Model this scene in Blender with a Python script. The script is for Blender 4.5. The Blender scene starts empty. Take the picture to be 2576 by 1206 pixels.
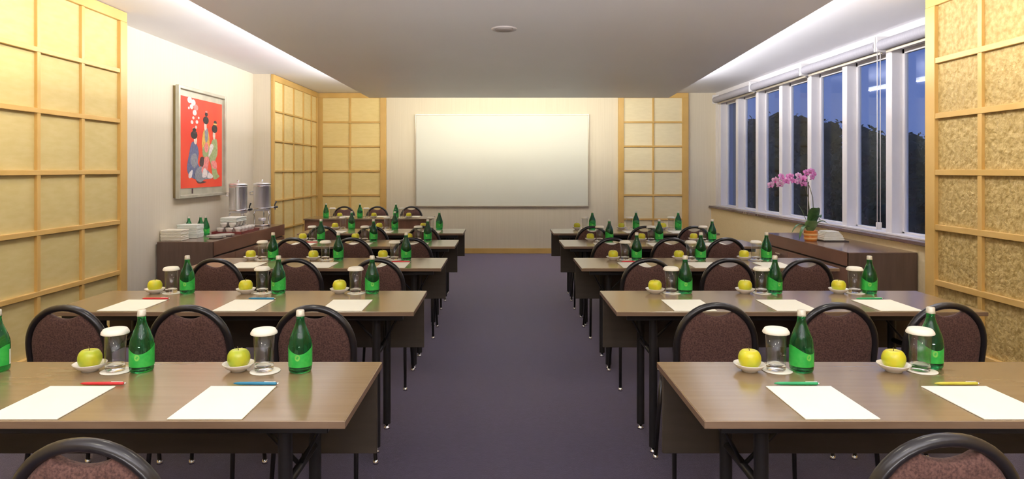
import bpy, bmesh, math, random
from math import sin, cos, pi, radians
from mathutils import Vector, Matrix

random.seed(7)
S = bpy.context.scene
C = S.collection

# ---------------------------------------------------------------- camera
cam_d = bpy.data.cameras.new('camera')
cam_d.sensor_width = 36.0
cam_d.lens = 1700 / 2576 * 36.0
cam_d.shift_x = (1288 - 1265) / 2576
cam_d.shift_y = -(603 - 428) / 2576
cam_d.clip_start = 0.05
cam_d.clip_end = 300
cam = bpy.data.objects.new('camera', cam_d)
cam.location = (0, 0, 1.45)
cam.rotation_euler = (radians(90), 0, 0)
C.objects.link(cam)
S.camera = cam

# ---------------------------------------------------------------- world: dusk sky
W = bpy.data.worlds.new('dusk_sky'); S.world = W
W.use_nodes = True
nt = W.node_tree; nt.nodes.clear()
wo = nt.nodes.new('ShaderNodeOutputWorld'); bg = nt.nodes.new('ShaderNodeBackground')
tc = nt.nodes.new('ShaderNodeTexCoord'); sx = nt.nodes.new('ShaderNodeSeparateXYZ')
rp = nt.nodes.new('ShaderNodeValToRGB')
nt.links.new(tc.outputs['Generated'], sx.inputs[0]); nt.links.new(sx.outputs['Z'], rp.inputs[0])
nt.links.new(rp.outputs[0], bg.inputs[0]); nt.links.new(bg.outputs[0], wo.inputs[0])
rp.color_ramp.elements[0].position = 0.0; rp.color_ramp.elements[0].color = (0.165, 0.235, 0.52, 1)
rp.color_ramp.elements[1].position = 0.45; rp.color_ramp.elements[1].color = (0.075, 0.15, 0.50, 1)
bg.inputs[1].default_value = 1.0

# ---------------------------------------------------------------- exposure
S.view_settings.view_transform = 'Standard'
S.view_settings.look = 'None'
S.view_settings.gamma = 1.0
S.view_settings.use_curve_mapping = False
S.view_settings.exposure = 0.0

# ---------------------------------------------------------------- lights
def area(name, loc, direction, sx_, sy_, power, color, shape='RECTANGLE', spread=180, turn=0):
    l = bpy.data.lights.new(name, 'AREA'); l.shape = shape; l.size = sx_
    if shape in ('RECTANGLE', 'ELLIPSE'): l.size_y = sy_
    l.energy = power; l.color = color; l.spread = radians(spread)
    o = bpy.data.objects.new(name, l); o.location = loc
    z = -Vector(direction).normalized(); y = Vector((0, 1, 0)) if abs(z.y) < .9 else Vector((1, 0, 0))
    if turn: y = Matrix.Rotation(turn, 3, 'Z') @ y
    x = y.cross(z).normalized(); y = z.cross(x)
    o.rotation_euler = Matrix((x, y, z)).transposed().to_euler()
    C.objects.link(o); return o
COOL = (0.95, 0.95, 1.0); WARM = (1.0, 0.88, 0.60); SOFT = (1.0, 0.95, 0.80)
TRAY_Z, CEIL_Z, TRAY_Y = 2.518, 2.79, 9.98
TXL, TXR0, TXR1 = -1.975, 1.93, 2.454          # tray's left edge, right edge at the near and far end
# cove strips lying on the tray's edge
COVE = 210
area('cove_light_left', (TXL + 0.10, 6.25, 2.60), (-0.55, 0, 1), 0.05, 7.3, COVE * .62, COOL)
SLANT = math.atan((TXR1 - TXR0 + .30) / (TRAY_Y + 2.58))
area('cove_light_right', (2.209 - .10, 6.25, 2.60), (0.55 * cos(SLANT), -.55 * sin(SLANT), 1), 0.05, 7.3, COVE * .62, COOL, turn=-SLANT)
area('cove_light_back', (0.2, TRAY_Y - 0.06, 2.61), (0, 1, -.05), 0.05, 4.1, 58, SOFT)
# added fill strip at the foot of the rear wall, brightening the dropped ceiling
area('added_ceiling_fill', (0.1, -2.3, 0.3), (0, 1, 1.2), 4.0, 0.12, 255, (1.0, 0.97, 1.0), spread=92)
# warm wall washers beside the cove strips, aimed out over the tray's edge at the walls
WASH = 30
area('wall_washer_left', (TXL + 0.05, 6.5, 2.61), (-1, 0, -.12), 0.05, 6.8, WASH * .62, WARM)
area('wall_washer_right', (2.225 - .05, 6.5, 2.61), (cos(SLANT), -sin(SLANT), -.12), 0.05, 6.8, WASH * .62, SOFT, turn=-SLANT)
# ---------------------------------------------------------------- materials
def mat(name, col, rough=0.5, metal=0.0, spec=0.5, noise=None, bump=None, coat=0.0, trans=0.0, ior=1.45, sheen=0.0, emis=None, sub=0.0):
    """noise=(scale xyz, second colour, detail)  bump=(scale xyz, strength, distance)"""
    m = bpy.data.materials.new(name); m.use_nodes = True
    n = m.node_tree; b = n.nodes['Principled BSDF']
    b.inputs['Base Color'].default_value = (*col, 1); b.inputs['Roughness'].default_value = rough
    b.inputs['Metallic'].default_value = metal; b.inputs['Specular IOR Level'].default_value = spec
    b.inputs['Coat Weight'].default_value = coat; b.inputs['Coat Roughness'].default_value = 0.15
    b.inputs['Transmission Weight'].default_value = trans; b.inputs['IOR'].default_value = ior
    b.inputs['Sheen Weight'].default_value = sheen
    if sub: b.inputs['Subsurface Weight'].default_value = sub; b.inputs['Subsurface Scale'].default_value = 0.01
    def ntex(sc, det):
        t = n.nodes.new('ShaderNodeTexCoord'); mp = n.nodes.new('ShaderNodeMapping')
        mp.inputs['Scale'].default_value = sc
        nz = n.nodes.new('ShaderNodeTexNoise'); nz.inputs['Scale'].default_value = 1.0; nz.inputs['Detail'].default_value = det
        n.links.new(t.outputs['Object'], mp.inputs[0]); n.links.new(mp.outputs[0], nz.inputs[0])
        return nz
    if noise:
        nz = ntex(noise[0], noise[2] if len(noise) > 2 else 4)
        r = n.nodes.new('ShaderNodeValToRGB')
        r.color_ramp.elements[0].position = 0.34; r.color_ramp.elements[1].position = 0.66
        r.color_ramp.elements[0].color = (*col, 1); r.color_ramp.elements[1].color = (*noise[1], 1)
        n.links.new(nz.outputs['Fac'], r.inputs[0]); n.links.new(r.outputs[0], b.inputs['Base Color'])
    if bump:
        nz = ntex(bump[0], 5); bp = n.nodes.new('ShaderNodeBump')
        bp.inputs['Strength'].default_value = bump[1]; bp.inputs['Distance'].default_value = bump[2]
        n.links.new(nz.outputs['Fac'], bp.inputs['Height']); n.links.new(bp.outputs[0], b.inputs['Normal'])
    if emis:
        b.inputs['Emission Color'].default_value = (*emis[0], 1); b.inputs['Emission Strength'].default_value = emis[1]
    return m

M = {}
M['carpet'] = mat('purple_carpet', (0.020, 0.014, 0.031), 0.62, noise=((30, 30, 30), (0.034, 0.025, 0.050), 8), bump=((260, 260, 260), 0.5, 0.004), sheen=1.0)
M['carpet'].node_tree.nodes['Principled BSDF'].inputs['Sheen Roughness'].default_value = 0.32
M['carpet'].node_tree.nodes['Principled BSDF'].inputs['Sheen Tint'].default_value = (0.72, 0.66, 0.95, 1)
M['wall'] = mat('cream_wallcovering', (0.73, 0.65, 0.50), 0.8, noise=((60, 60, 1.5), (0.76, 0.68, 0.53), 3), bump=((140, 140, 20), 0.1, 0.001))
M['wall_y'] = mat('sand_wallcovering', (0.82, 0.66, 0.37), 0.8, noise=((40, 40, 40), (0.86, 0.70, 0.41), 3))
M['ceiling'] = mat('white_ceiling_paint', (0.90, 0.89, 0.92), 0.9, noise=((1.5, 1.5, 1.5), (0.88, 0.87, 0.90), 2))
M['tray'] = mat('grey_ceiling_paint', (0.88, 0.88, 0.92), 0.42, noise=((0.8, 0.8, 0.8), (0.86, 0.85, 0.88), 2))
M['oak'] = mat('golden_oak', (0.58, 0.36, 0.10), 0.42, noise=((3, 3, 3), (0.66, 0.42, 0.135), 5), bump=((60, 60, 60), 0.1, 0.001))
M['fabric'] = mat('shoji_fabric', (0.60, 0.47, 0.185), 0.75, noise=((8, 8, 30), (0.64, 0.51, 0.22), 4), bump=((200, 200, 200), 0.15, 0.001))
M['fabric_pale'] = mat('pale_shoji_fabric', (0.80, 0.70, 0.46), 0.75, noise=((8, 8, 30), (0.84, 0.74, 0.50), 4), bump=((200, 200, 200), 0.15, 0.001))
M['fabric_lit'] = mat('lit_shoji_fabric', (0.80, 0.63, 0.27), 0.75, noise=((8, 8, 30), (0.84, 0.67, 0.31), 4), bump=((200, 200, 200), 0.15, 0.001))  # same shoji fabric, extra light put into its colour for the far left screens
M['washi'] = mat('crumpled_washi_paper', (0.37, 0.245, 0.065), 0.6, noise=((26, 26, 26), (0.58, 0.42, 0.165), 6), bump=((28, 28, 28), 0.9, 0.02))
M['board'] = mat('projection_board', (0.74, 0.735, 0.64), 0.5, noise=((1, 1, 1), (0.75, 0.745, 0.655), 2))
M['board_frame'] = mat('brushed_board_frame', (0.52, 0.46, 0.36), 0.35, metal=0.5, noise=((4, 4, 4), (0.55, 0.49, 0.39)))
M['table'] = mat('brown_laminate', (0.225, 0.148, 0.072), 0.25, spec=0.75, noise=((2.5, 40, 2.5), (0.25, 0.168, 0.086), 6), coat=0.35)
M['edge'] = mat('tan_edge_band', (0.17, 0.105, 0.062), 0.4, noise=((4, 60, 60), (0.20, 0.13, 0.08)))
M['panel'] = mat('dark_modesty_panel', (0.050, 0.038, 0.026), 0.55, noise=((5, 5, 30), (0.062, 0.047, 0.034)))
M['black_metal'] = mat('black_painted_metal', (0.012, 0.011, 0.012), 0.38, noise=((20, 20, 20), (0.016, 0.015, 0.016)))
M['chair_metal'] = mat('black_gloss_chair_tube', (0.016, 0.013, 0.014), 0.30, spec=0.5, noise=((20, 20, 20), (0.014, 0.012, 0.012)), coat=0.2)
M['chrome'] = mat('chrome', (0.80, 0.80, 0.80), 0.12, metal=1.0, noise=((9, 9, 9), (0.74, 0.74, 0.76)))
M['steel'] = mat('polished_steel', (0.93, 0.93, 0.97), 0.34, metal=0.9, noise=((60, 60, 2), (0.84, 0.85, 0.90)))
M['upholstery'] = mat('brown_plum_upholstery', (0.060, 0.026, 0.020), 0.85, noise=((170, 170, 170), (0.145, 0.070, 0.054), 3), bump=((300, 300, 300), 0.5, 0.002), sheen=0.05)
M['green_glass'] = mat('green_bottle_glass', (0.035, 0.40, 0.12), 0.03, trans=0.92, ior=1.40, noise=((3, 3, 3), (0.03, 0.36, 0.10)))
M['green_label'] = mat('bright_green_label', (0.020, 0.40, 0.055), 0.35, noise=((60, 60, 60), (0.05, 0.47, 0.07)), spec=0.5)
M['label_mark'] = mat('label_yellow_mark', (0.20, 0.56, 0.08), 0.4, noise=((90, 90, 90), (0.16, 0.50, 0.08)))
M['label_white'] = mat('label_white_strip', (0.78, 0.82, 0.68), 0.4, noise=((90, 90, 90), (0.74, 0.78, 0.64)))
M['cap'] = mat('ivory_bottle_cap', (0.66, 0.62, 0.50), 0.35, metal=0.2, noise=((90, 90, 90), (0.72, 0.68, 0.56)))
M['glass'] = mat('clear_glass', (0.96, 0.97, 0.97), 0.02, trans=1.0, ior=1.3, noise=((3, 3, 3), (0.97, 0.97, 0.96)))
M['paper_lid'] = mat('white_paper_lid', (0.88, 0.84, 0.71), 0.7, noise=((20, 20, 20), (0.91, 0.87, 0.75)))
M['paper'] = mat('ivory_note_paper', (0.92, 0.90, 0.76), 0.65, noise=((6, 6, 6), (0.94, 0.92, 0.79)))
M['china'] = mat('white_china', (0.86, 0.82, 0.73), 0.2, noise=((9, 9, 9), (0.88, 0.84, 0.76)), coat=0.4)
M['apple'] = mat('yellow_green_apple', (0.68, 0.60, 0.02), 0.35, noise=((24, 24, 24), (0.56, 0.60, 0.035), 3), coat=0.3, sub=0.1)
M['apple_green'] = mat('green_apple', (0.60, 0.58, 0.03), 0.35, noise=((16, 16, 16), (0.36, 0.48, 0.035), 3), coat=0.3, sub=0.1)
M['stem'] = mat('dry_stem', (0.12, 0.08, 0.03), 0.8, noise=((80, 80, 80), (0.16, 0.11, 0.05)))
M['pen_red'] = mat('red_pen_plastic', (0.62, 0.03, 0.035), 0.3, noise=((50, 50, 50), (0.66, 0.045, 0.05)))
M['pen_blue'] = mat('teal_blue_pen_plastic', (0.02, 0.20, 0.36), 0.3, noise=((50, 50, 50), (0.03, 0.23, 0.38)))
M['pen_green'] = mat('green_pen_plastic', (0.03, 0.36, 0.13), 0.3, noise=((50, 50, 50), (0.04, 0.40, 0.15)))
M['pen_yellow'] = mat('olive_yellow_pen_plastic', (0.58, 0.52, 0.05), 0.3, noise=((50, 50, 50), (0.62, 0.56, 0.07)))
M['sideboard'] = mat('walnut_sideboard', (0.17, 0.078, 0.042), 0.36, noise=((14, 2, 3), (0.23, 0.110, 0.062), 6), coat=0.15)
M['sideboard_top'] = mat('walnut_sideboard_top', (0.17, 0.105, 0.075), 0.2, noise=((14, 2, 3), (0.21, 0.135, 0.10), 6), coat=0.3)
M['sideboard_side'] = mat('dark_walnut_side', (0.085, 0.050, 0.034), 0.45, noise=((30, 3, 3), (0.11, 0.066, 0.046), 6))
M['frame_white'] = mat('white_window_frame', (0.80, 0.77, 0.78), 0.45, noise=((5, 5, 5), (0.82, 0.79, 0.80)))
M['sill'] = mat('dark_sill', (0.10, 0.055, 0.050), 0.22, noise=((3, 20, 3), (0.13, 0.075, 0.070)), coat=0.3)
M['blind'] = mat('grey_blind_fabric', (0.36, 0.345, 0.38), 0.6, noise=((3, 60, 3), (0.40, 0.385, 0.42)))
M['blind_bracket'] = mat('blind_bracket_plastic', (0.80, 0.78, 0.78), 0.4, noise=((30, 30, 30), (0.83, 0.81, 0.81)))
M['silver_frame'] = mat('silver_picture_frame', (0.50, 0.49, 0.39), 0.35, metal=0.35, noise=((6, 6, 6), (0.64, 0.61, 0.49)))
M['gold_side'] = mat('bronze_frame_side', (0.22, 0.17, 0.07), 0.4, metal=0.4, noise=((6, 6, 6), (0.26, 0.20, 0.09)))
M['red'] = mat('vermilion_canvas', (0.72, 0.050, 0.022), 0.6, noise=((2, 2, 2), (0.80, 0.080, 0.030)))
M['leaf'] = mat('orchid_leaf', (0.035, 0.10, 0.025), 0.35, noise=((20, 20, 20), (0.08, 0.17, 0.04)))
M['leaf_light'] = mat('pale_orchid_leaf', (0.16, 0.28, 0.09), 0.4, noise=((20, 20, 20), (0.22, 0.34, 0.12)))
M['pink'] = mat('orchid_pink_petal', (0.62, 0.13, 0.42), 0.55, noise=((60, 60, 60), (0.80, 0.38, 0.64)), sub=0.1)
M['pink_pale'] = mat('orchid_pale_petal', (0.86, 0.58, 0.72), 0.55, noise=((60, 60, 60), (0.76, 0.34, 0.58)), sub=0.1)
M['magenta'] = mat('orchid_lip', (0.40, 0.02, 0.20), 0.5, noise=((60, 60, 60), (0.46, 0.04, 0.24)))
M['twig'] = mat('orchid_stem', (0.10, 0.13, 0.04), 0.6, noise=((60, 60, 60), (0.14, 0.10, 0.05)))
M['orange_pot'] = mat('orange_glazed_pot', (0.80, 0.22, 0.03), 0.18, noise=((9, 9, 9), (0.86, 0.30, 0.05)), coat=0.5)
M['orange_light'] = mat('pale_orange_glaze', (0.90, 0.46, 0.12), 0.2, noise=((9, 9, 9), (0.92, 0.52, 0.18)), coat=0.5)
M['maroon'] = mat('maroon_tray', (0.17, 0.030, 0.028), 0.35, noise=((9, 9, 9), (0.21, 0.045, 0.04)))
M['linen'] = mat('folded_linen', (0.86, 0.81, 0.66), 0.85, noise=((30, 30, 30), (0.89, 0.85, 0.72)))
M['linen_blue'] = mat('cool_white_linen', (0.82, 0.86, 0.78), 0.85, noise=((30, 30, 30), (0.85, 0.88, 0.80)))
M['black_plastic'] = mat('black_tap_plastic', (0.02, 0.02, 0.02), 0.4, noise=((30, 30, 30), (0.03, 0.03, 0.03)))
M['detector'] = mat('ceiling_speaker_cover', (0.40, 0.36, 0.345), 0.6, noise=((200, 200, 200), (0.43, 0.39, 0.375)))
M['detector_rim'] = mat('ceiling_speaker_rim', (0.78, 0.73, 0.72), 0.4, noise=((20, 20, 20), (0.80, 0.75, 0.74)))
M['foliage'] = mat('dusk_tree_foliage', (0.020, 0.032, 0.018), 0.9, noise=((1.5, 1.5, 1.5), (0.045, 0.065, 0.038), 3))
M['bark'] = mat('tree_bark', (0.05, 0.035, 0.025), 0.9, noise=((3, 3, 1), (0.07, 0.05, 0.035)))
M['ground'] = mat('garden_ground', (0.03, 0.04, 0.03), 0.95, noise=((0.3, 0.3, 0.3), (0.045, 0.055, 0.04)))
# window pane: clear sheet with a mirror-like fresnel reflection
def pane_mat(name, clear, shine):
    m = bpy.data.materials.new(name); m.use_nodes = True
    n = m.node_tree; n.nodes.clear()
    out = n.nodes.new('ShaderNodeOutputMaterial'); mix = n.nodes.new('ShaderNodeMixShader')
    tr = n.nodes.new('ShaderNodeBsdfTransparent'); gl = n.nodes.new('ShaderNodeBsdfGlossy'); fr = n.nodes.new('ShaderNodeFresnel')
    tr.inputs[0].default_value = clear; gl.inputs['Roughness'].default_value = 0.04; gl.inputs[0].default_value = shine
    ge = n.nodes.new('ShaderNodeNewGeometry'); mr = n.nodes.new('ShaderNodeMapRange')   # same index from both sides of the sheet
    mr.inputs['To Min'].default_value = 1.45; mr.inputs['To Max'].default_value = 1 / 1.45
    n.links.new(ge.outputs['Backfacing'], mr.inputs['Value']); n.links.new(mr.outputs[0], fr.inputs[0])
    n.links.new(fr.outputs[0], mix.inputs[0]); n.links.new(tr.outputs[0], mix.inputs[1]); n.links.new(gl.outputs[0], mix.inputs[2])
    n.links.new(mix.outputs[0], out.inputs[0]); return m
M['pane'] = pane_mat('window_pane_glass', (0.90, 0.93, 0.97, 1), (0.34, 0.36, 0.42, 1))
M['tumbler'] = pane_mat('thin_tumbler_glass', (0.93, 0.93, 0.92, 1), (0.95, 0.95, 0.95, 1))
def lamp_mat():
    return mat('lit_lamp_diffuser', (0.9, 0.85, 0.75), 0.5, emis=((1.0, 0.86, 0.66), 6.0))
M['lamp'] = lamp_mat()

# ---------------------------------------------------------------- mesh helpers
class MB:
    """collects primitives; .build links them as ONE mesh object"""
    def __init__(s): s.v = []; s.f = []; s.mi = []; s.cur = 0; s.smooth = []
    def add(s, vs, fs, smooth=False):
        n = len(s.v); s.v += [tuple(v) for v in vs]
        for f in fs: s.f.append([i + n for i in f]); s.mi.append(s.cur); s.smooth.append(smooth)
        return s
    def box(s, x0, x1, y0, y1, z0, z1):
        vs = [(x, y, z) for z in (z0, z1) for y in (y0, y1) for x in (x0, x1)]
        return s.add(vs, [(0, 2, 3, 1), (4, 5, 7, 6), (0, 1, 5, 4), (2, 6, 7, 3), (0, 4, 6, 2), (1, 3, 7, 5)])
    def lathe(s, prof, seg=24, c=(0, 0, 0), cap=True, a0=0, a1=2 * pi, sxy=(1, 1)):
        full = abs(a1 - a0 - 2 * pi) < 1e-6
        k = seg if full else seg + 1
        vs = []
        for r, z in prof:
            for i in range(k):
                a = a0 + (a1 - a0) * i / seg
                vs.append((c[0] + r * cos(a) * sxy[0], c[1] + r * sin(a) * sxy[1], c[2] + z))
        fs = []
        for j in range(len(prof) - 1):
            for i in range(seg):
                i2 = (i + 1) % k if full else i + 1
                fs.append((j * k + i, j * k + i2, (j + 1) * k + i2, (j + 1) * k + i))
        if cap and full:
            fs.append(tuple(reversed(range(k)))); fs.append(tuple((len(prof) - 1) * k + i for i in range(k)))
        return s.add(vs, fs, True)
    def tube(s, pts, rad, seg=8, prof=None, closed=False):
        """round (or elliptical: rad=(a,b)) tube along pts"""
        pts = [Vector(p) for p in pts]; n = len(pts); vs = []
        up = None
        for i, p in enumerate(pts):
            t = (pts[min(i + 1, n - 1)] - pts[max(i - 1, 0)]).normalized()
            if up is None:
                up = Vector((0, 1, 0)) if abs(t.y) < 0.9 else Vector((1, 0, 0))
            u = (up - t * up.dot(t)).normalized(); w = t.cross(u)
            up = u
            r = rad[i] if isinstance(rad, list) else rad
            ra, rb = r if isinstance(r, tuple) else (r, r)
            for k in range(seg):
                a = 2 * pi * k / seg
                vs.append(p + u * cos(a) * ra + w * sin(a) * rb)
        fs = [(i * seg + k, i * seg + (k + 1) % seg, (i + 1) * seg + (k + 1) % seg, (i + 1) * seg + k) for i in range(n - 1) for k in range(seg)]
        fs.append(tuple(reversed(range(seg)))); fs.append(tuple((n - 1) * seg + k for k in range(seg)))
        return s.add(vs, fs, True)
    def prism(s, poly, y0, y1, axis='y'):
        """poly = (a,b) outline extruded along an axis"""
        n = len(poly)
        def P(a, b, t):
            return (a, t, b) if axis == 'y' else ((t, a, b) if axis == 'x' else (a, b, t))
        vs = [P(a, b, y0) for a, b in poly] + [P(a, b, y1) for a, b in poly]
        fs = [tuple(range(n)), tuple(reversed(range(n, 2 * n)))] + [(i, i + n, (i + 1) % n + n, (i + 1) % n) for i in range(n)]
        return s.add(vs, fs)
    def mesh(s, name, mats, bevel=0, seg=1):
        me = bpy.data.meshes.new(name); me.from_pydata(s.v, [], s.f)
        for m in (mats if isinstance(mats, (list, tuple)) else [mats]): me.materials.append(m)
        for p, mi, sm in zip(me.polygons, s.mi, s.smooth): p.material_index = mi; p.use_smooth = sm
        bm = bmesh.new(); bm.from_mesh(me)
        if bevel:
            bmesh.ops.bevel(bm, geom=bm.edges[:], offset=bevel, segments=seg, affect='EDGES', profile=0.6)
        bmesh.ops.recalc_face_normals(bm, faces=bm.faces[:])
        bm.to_mesh(me); bm.free()
        return me
    def build(s, name, mats, parent=None, bevel=0, seg=1, sharp=None):
        me = s.mesh(name, mats, bevel, seg)
        if sharp is not None: me.set_sharp_from_angle(angle=radians(sharp))
        o = bpy.data.objects.new(name, me); C.objects.link(o)
        if parent: o.parent = parent
        return o

def tag(o, label=None, cat=None, group=None, kind=None):
    if label: o['label'] = label
    if cat: o['category'] = cat
    if group: o['group'] = group
    if kind: o['kind'] = kind
    return o
def thing(name, loc, rz=0.0):
    o = bpy.data.objects.new(name, None); o.empty_display_size = 0.1
    o.location = loc; o.rotation_euler = (0, 0, rz); C.objects.link(o); return o
def struct(o, label=None):
    o['kind'] = 'structure'
    if label: o['label'] = label
    return o
CH = {}
def kids(o):
    return [c for c in bpy.data.objects if c.parent == o]
def copy_tree(o, loc, rz=None, scale=None):
    if o.name not in CH:
        CH[o.name] = [(c, kids(c)) for c in kids(o)]
    r = o.copy(); C.objects.link(r); r.location = loc
    if rz is not None: r.rotation_euler = (0, 0, rz)
    if scale: r.scale = (scale,) * 3
    for c, gs in CH[o.name]:
        d = c.copy(); C.objects.link(d); d.parent = r
        for g in gs:
            e = g.copy(); C.objects.link(e); e.parent = d
    return r
class Proto:
    """first placement moves the prototype itself, later ones copy it with its parts"""
    def __init__(s, o): s.o = o; s.used = False
    def place(s, loc, rz=0.0, label=None, group=None, scale=None):
        if not s.used:
            CH[s.o.name] = [(c, kids(c)) for c in kids(s.o)]
            s.used = True; o = s.o; o.location = loc; o.rotation_euler = (0, 0, rz)
            if scale: o.scale = (scale,) * 3
        else: o = copy_tree(s.o, loc, rz, scale)
        if label: o['label'] = label
        if group: o['group'] = group
        return o

# ================================================================= SETTING
Y0, Y1 = -2.6, 11.74
XL_S, XL_W, XR_S, XR_W, XR_L = -3.19, -3.48, 3.28, 3.70, 3.62
struct(MB().box(-3.7, 4.0, Y0 - .1, Y1 + .1, -0.1, 0).build('floor', M['carpet']), 'dark purple carpet running down the aisle')
struct(MB().box(-3.7, 4.05, Y0 - .1, Y1 + .15, CEIL_Z, CEIL_Z + .1).build('ceiling', M['ceiling']), 'upper white ceiling glowing with cove light')
struct(MB().box(-3.7, 4.05, Y1, Y1 + .15, 0, CEIL_Z).build('wall_back', M['wall']), 'cream end wall behind the white board')
struct(MB().box(-3.7, 4.05, Y0 - .15, Y0, 0, CEIL_Z).build('wall_front', M['wall']))
mb = MB()
mb.box(-3.68, XL_W, 5.6, 9.42, 0, CEIL_Z)
mb.box(-3.68, XL_S - .045, Y0, 5.735, 0, CEIL_Z)
mb.box(-3.68, XL_S - .045, 9.42, Y1, 0, CEIL_Z)
struct(mb.build('wall_left', M['wall']), 'cream left wall with a recess holding picture and sideboard')
# right wall: parapet under the windows, band above them
mb = MB()
mb.box(XR_L, 3.95, 5.2, Y1, 0, 0.80)
mb.cur = 1
mb.box(XR_W, 3.95, 5.2, Y1, 2.60, CEIL_Z)
mb.box(XR_W - .005, 3.95, 11.60, Y1, 0.80, CEIL_Z)
mb.cur = 2
mb.box(XR_S + .045, 3.95, Y0, 5.25, 0, CEIL_Z)
struct(mb.build('wall_right', [M['wall_y'], M['frame_white'], M['wall']]), 'right wall below and above the band of windows')
# dropped ceiling tray
mb = MB()
ty0 = Y0 + .02
mb.prism([(TXL, ty0), (TXR0 - 0.30, ty0), (TXR1, TRAY_Y), (TXL, TRAY_Y)], TRAY_Z, TRAY_Z + .04, 'z')
mb.prism([(TXL + .28, ty0), (TXR0 - .6, ty0), (TXR1 - .32, TRAY_Y - .28), (TXL + .28, TRAY_Y - .28)], TRAY_Z + .035, CEIL_Z, 'z')
struct(mb.build('ceiling', M['tray']), 'grey dropped ceiling panel over the tables')
struct(MB().box(-2.02, 1.995, Y1 - .02, Y1, 0, 0.09).build('baseboard_back', M['oak'], bevel=.003), 'oak baseboard along the end wall')
struct(MB().box(XL_W, XL_W + .015, 5.74, 9.42, 0, 0.09).build('baseboard_left', M['oak'], bevel=.003))
struct(MB().box(XR_L - .015, XR_L, 5.26, Y1, 0, 0.09).build('baseboard_right', M['oak'], bevel=.003))

# ---------------------------------------------------------------- shoji screens
ZB = [0.18, 0.595, 1.015, 1.432, 1.86, 2.28, 2.70]
def screen(name, label, axis, plane, sgn, edges, s0, s1, pane_m, bar=0.035, bar_d=0.03, stile=(0.09, 0.09), paper_bump=False):
    """axis 'y': plane is an x value, bars run along y; sgn = direction into the room.
       edges = positions of the vertical bars; s0,s1 = outer ends"""
    t = thing(name, (0, 0, 0))
    tag(t, label, 'screen', 'shoji screens on the walls')
    def bx(a0, a1, z0, z1, d0, d1):
        lo, hi = sorted((plane - sgn * d0, plane - sgn * d1))
        return MB().box(lo, hi, a0, a1, z0, z1) if axis == 'y' else MB().box(a0, a1, lo, hi, z0, z1)
    bx(s0, s1, 2.70, 2.785, 0, .04).build('top_rail', M['oak'], t, bevel=.003)
    bx(s0, s1, 0.0, ZB[0], 0, .04).build('bottom_rail', M['oak'], t, bevel=.003)
    bx(s0, s0 + stile[0], ZB[0], 2.70, -.002, .04).build('stile', M['oak'], t, bevel=.003)
    bx(s1 - stile[1], s1, ZB[0], 2.70, -.002, .04).build('stile', M['oak'], t, bevel=.003)
    xs = [s0 + stile[0]] + list(edges) + [s1 - stile[1]]
    hb = bar / 2
    for e in edges: bx(e - hb, e + hb, ZB[0], 2.70, .006, .038).build('vertical_bar', M['oak'], t, bevel=.002)
    for z in ZB[1:-1]: bx(xs[0], xs[-1], z - hb, z + hb, .003, .036).build('cross_bar', M['oak'], t, bevel=.002)
    for i in range(len(xs) - 1):
        for j in range(len(ZB) - 1):
            bx(xs[i], xs[i + 1], ZB[j], ZB[j + 1], .028, .040).build('paper_pane', pane_m, t)
    return t
# left near: vertical bars run towards the camera every 0.49 m
le = [5.15 - .492 * k for k in range(0, 11)]
screen('shoji_screen', 'tall golden grid screen filling the near left wall, edge beside the picture wall', 'y', XL_S, 1, sorted(le), Y0 + .02, 5.74, M['fabric'], stile=(.1, .10))
screen('shoji_screen', 'side wall grid screen between the coffee urns and the far left corner', 'y', XL_S, 1, [9.88, 10.37, 10.87, 11.32], 9.41, Y1 - .09, M['fabric_lit'], bar=.022, stile=(.05, .02))
screen('shoji_screen', 'two-column yellow grid screen on the end wall left of the white board', 'x', Y1 - .045, -1, [-2.645], XL_S - .04, -2.02, M['fabric_lit'], bar=.03, stile=(.11, .105))
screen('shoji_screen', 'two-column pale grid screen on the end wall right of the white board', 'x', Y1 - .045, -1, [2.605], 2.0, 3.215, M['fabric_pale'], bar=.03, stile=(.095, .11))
re_ = [4.66 - .457 * k for k in range(0, 13)]
screen('shoji_screen', 'grid screen with crumpled brown paper panes on the near right wall', 'y', XR_S, -1, sorted(re_), -1.4, 5.25, M['washi'], bar=.042, stile=(.11, .115))

# ---------------------------------------------------------------- windows
P0, PITCH = 6.43, 0.841
for k in range(-1, 7):
    y = P0 + PITCH * k
    y1_ = y + .10 if k < 6 else 11.60
    struct(MB().box(XR_W, 3.845, y, y1_, 0.80, 2.60).build('trim_%d' % (k + 3), M['frame_white'], bevel=.004))
wn = 0
for k in range(-1, 6):
    a, b = P0 + PITCH * k + .10, P0 + PITCH * (k + 1)
    wn += 1
    mb = MB(); x0, x1 = 3.80, 3.84
    mb.box(x0, x1, a, a + .035, .83, 2.60).box(x0, x1, b - .035, b, .83, 2.60).box(x0, x1, a, b, .83, .865).box(x0, x1, a, b, 2.555, 2.60)
    w = struct(mb.build('window_%d' % wn, M['frame_white'], bevel=.003))
    MB().box(3.818, 3.824, a + .03, b - .03, .86, 2.56).build('pane', M['pane'], w)
struct(MB().box(3.575, 3.95, 5.2, Y1 - .001, 0.80, 0.832).build('trim_20', M['sill'], bevel=.004), 'dark polished window sill')
struct(MB().box(XR_W - .03, 3.80, 5.2, 11.6, 0.832, 0.85).build('trim_21', M['frame_white'], bevel=.003))

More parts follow.
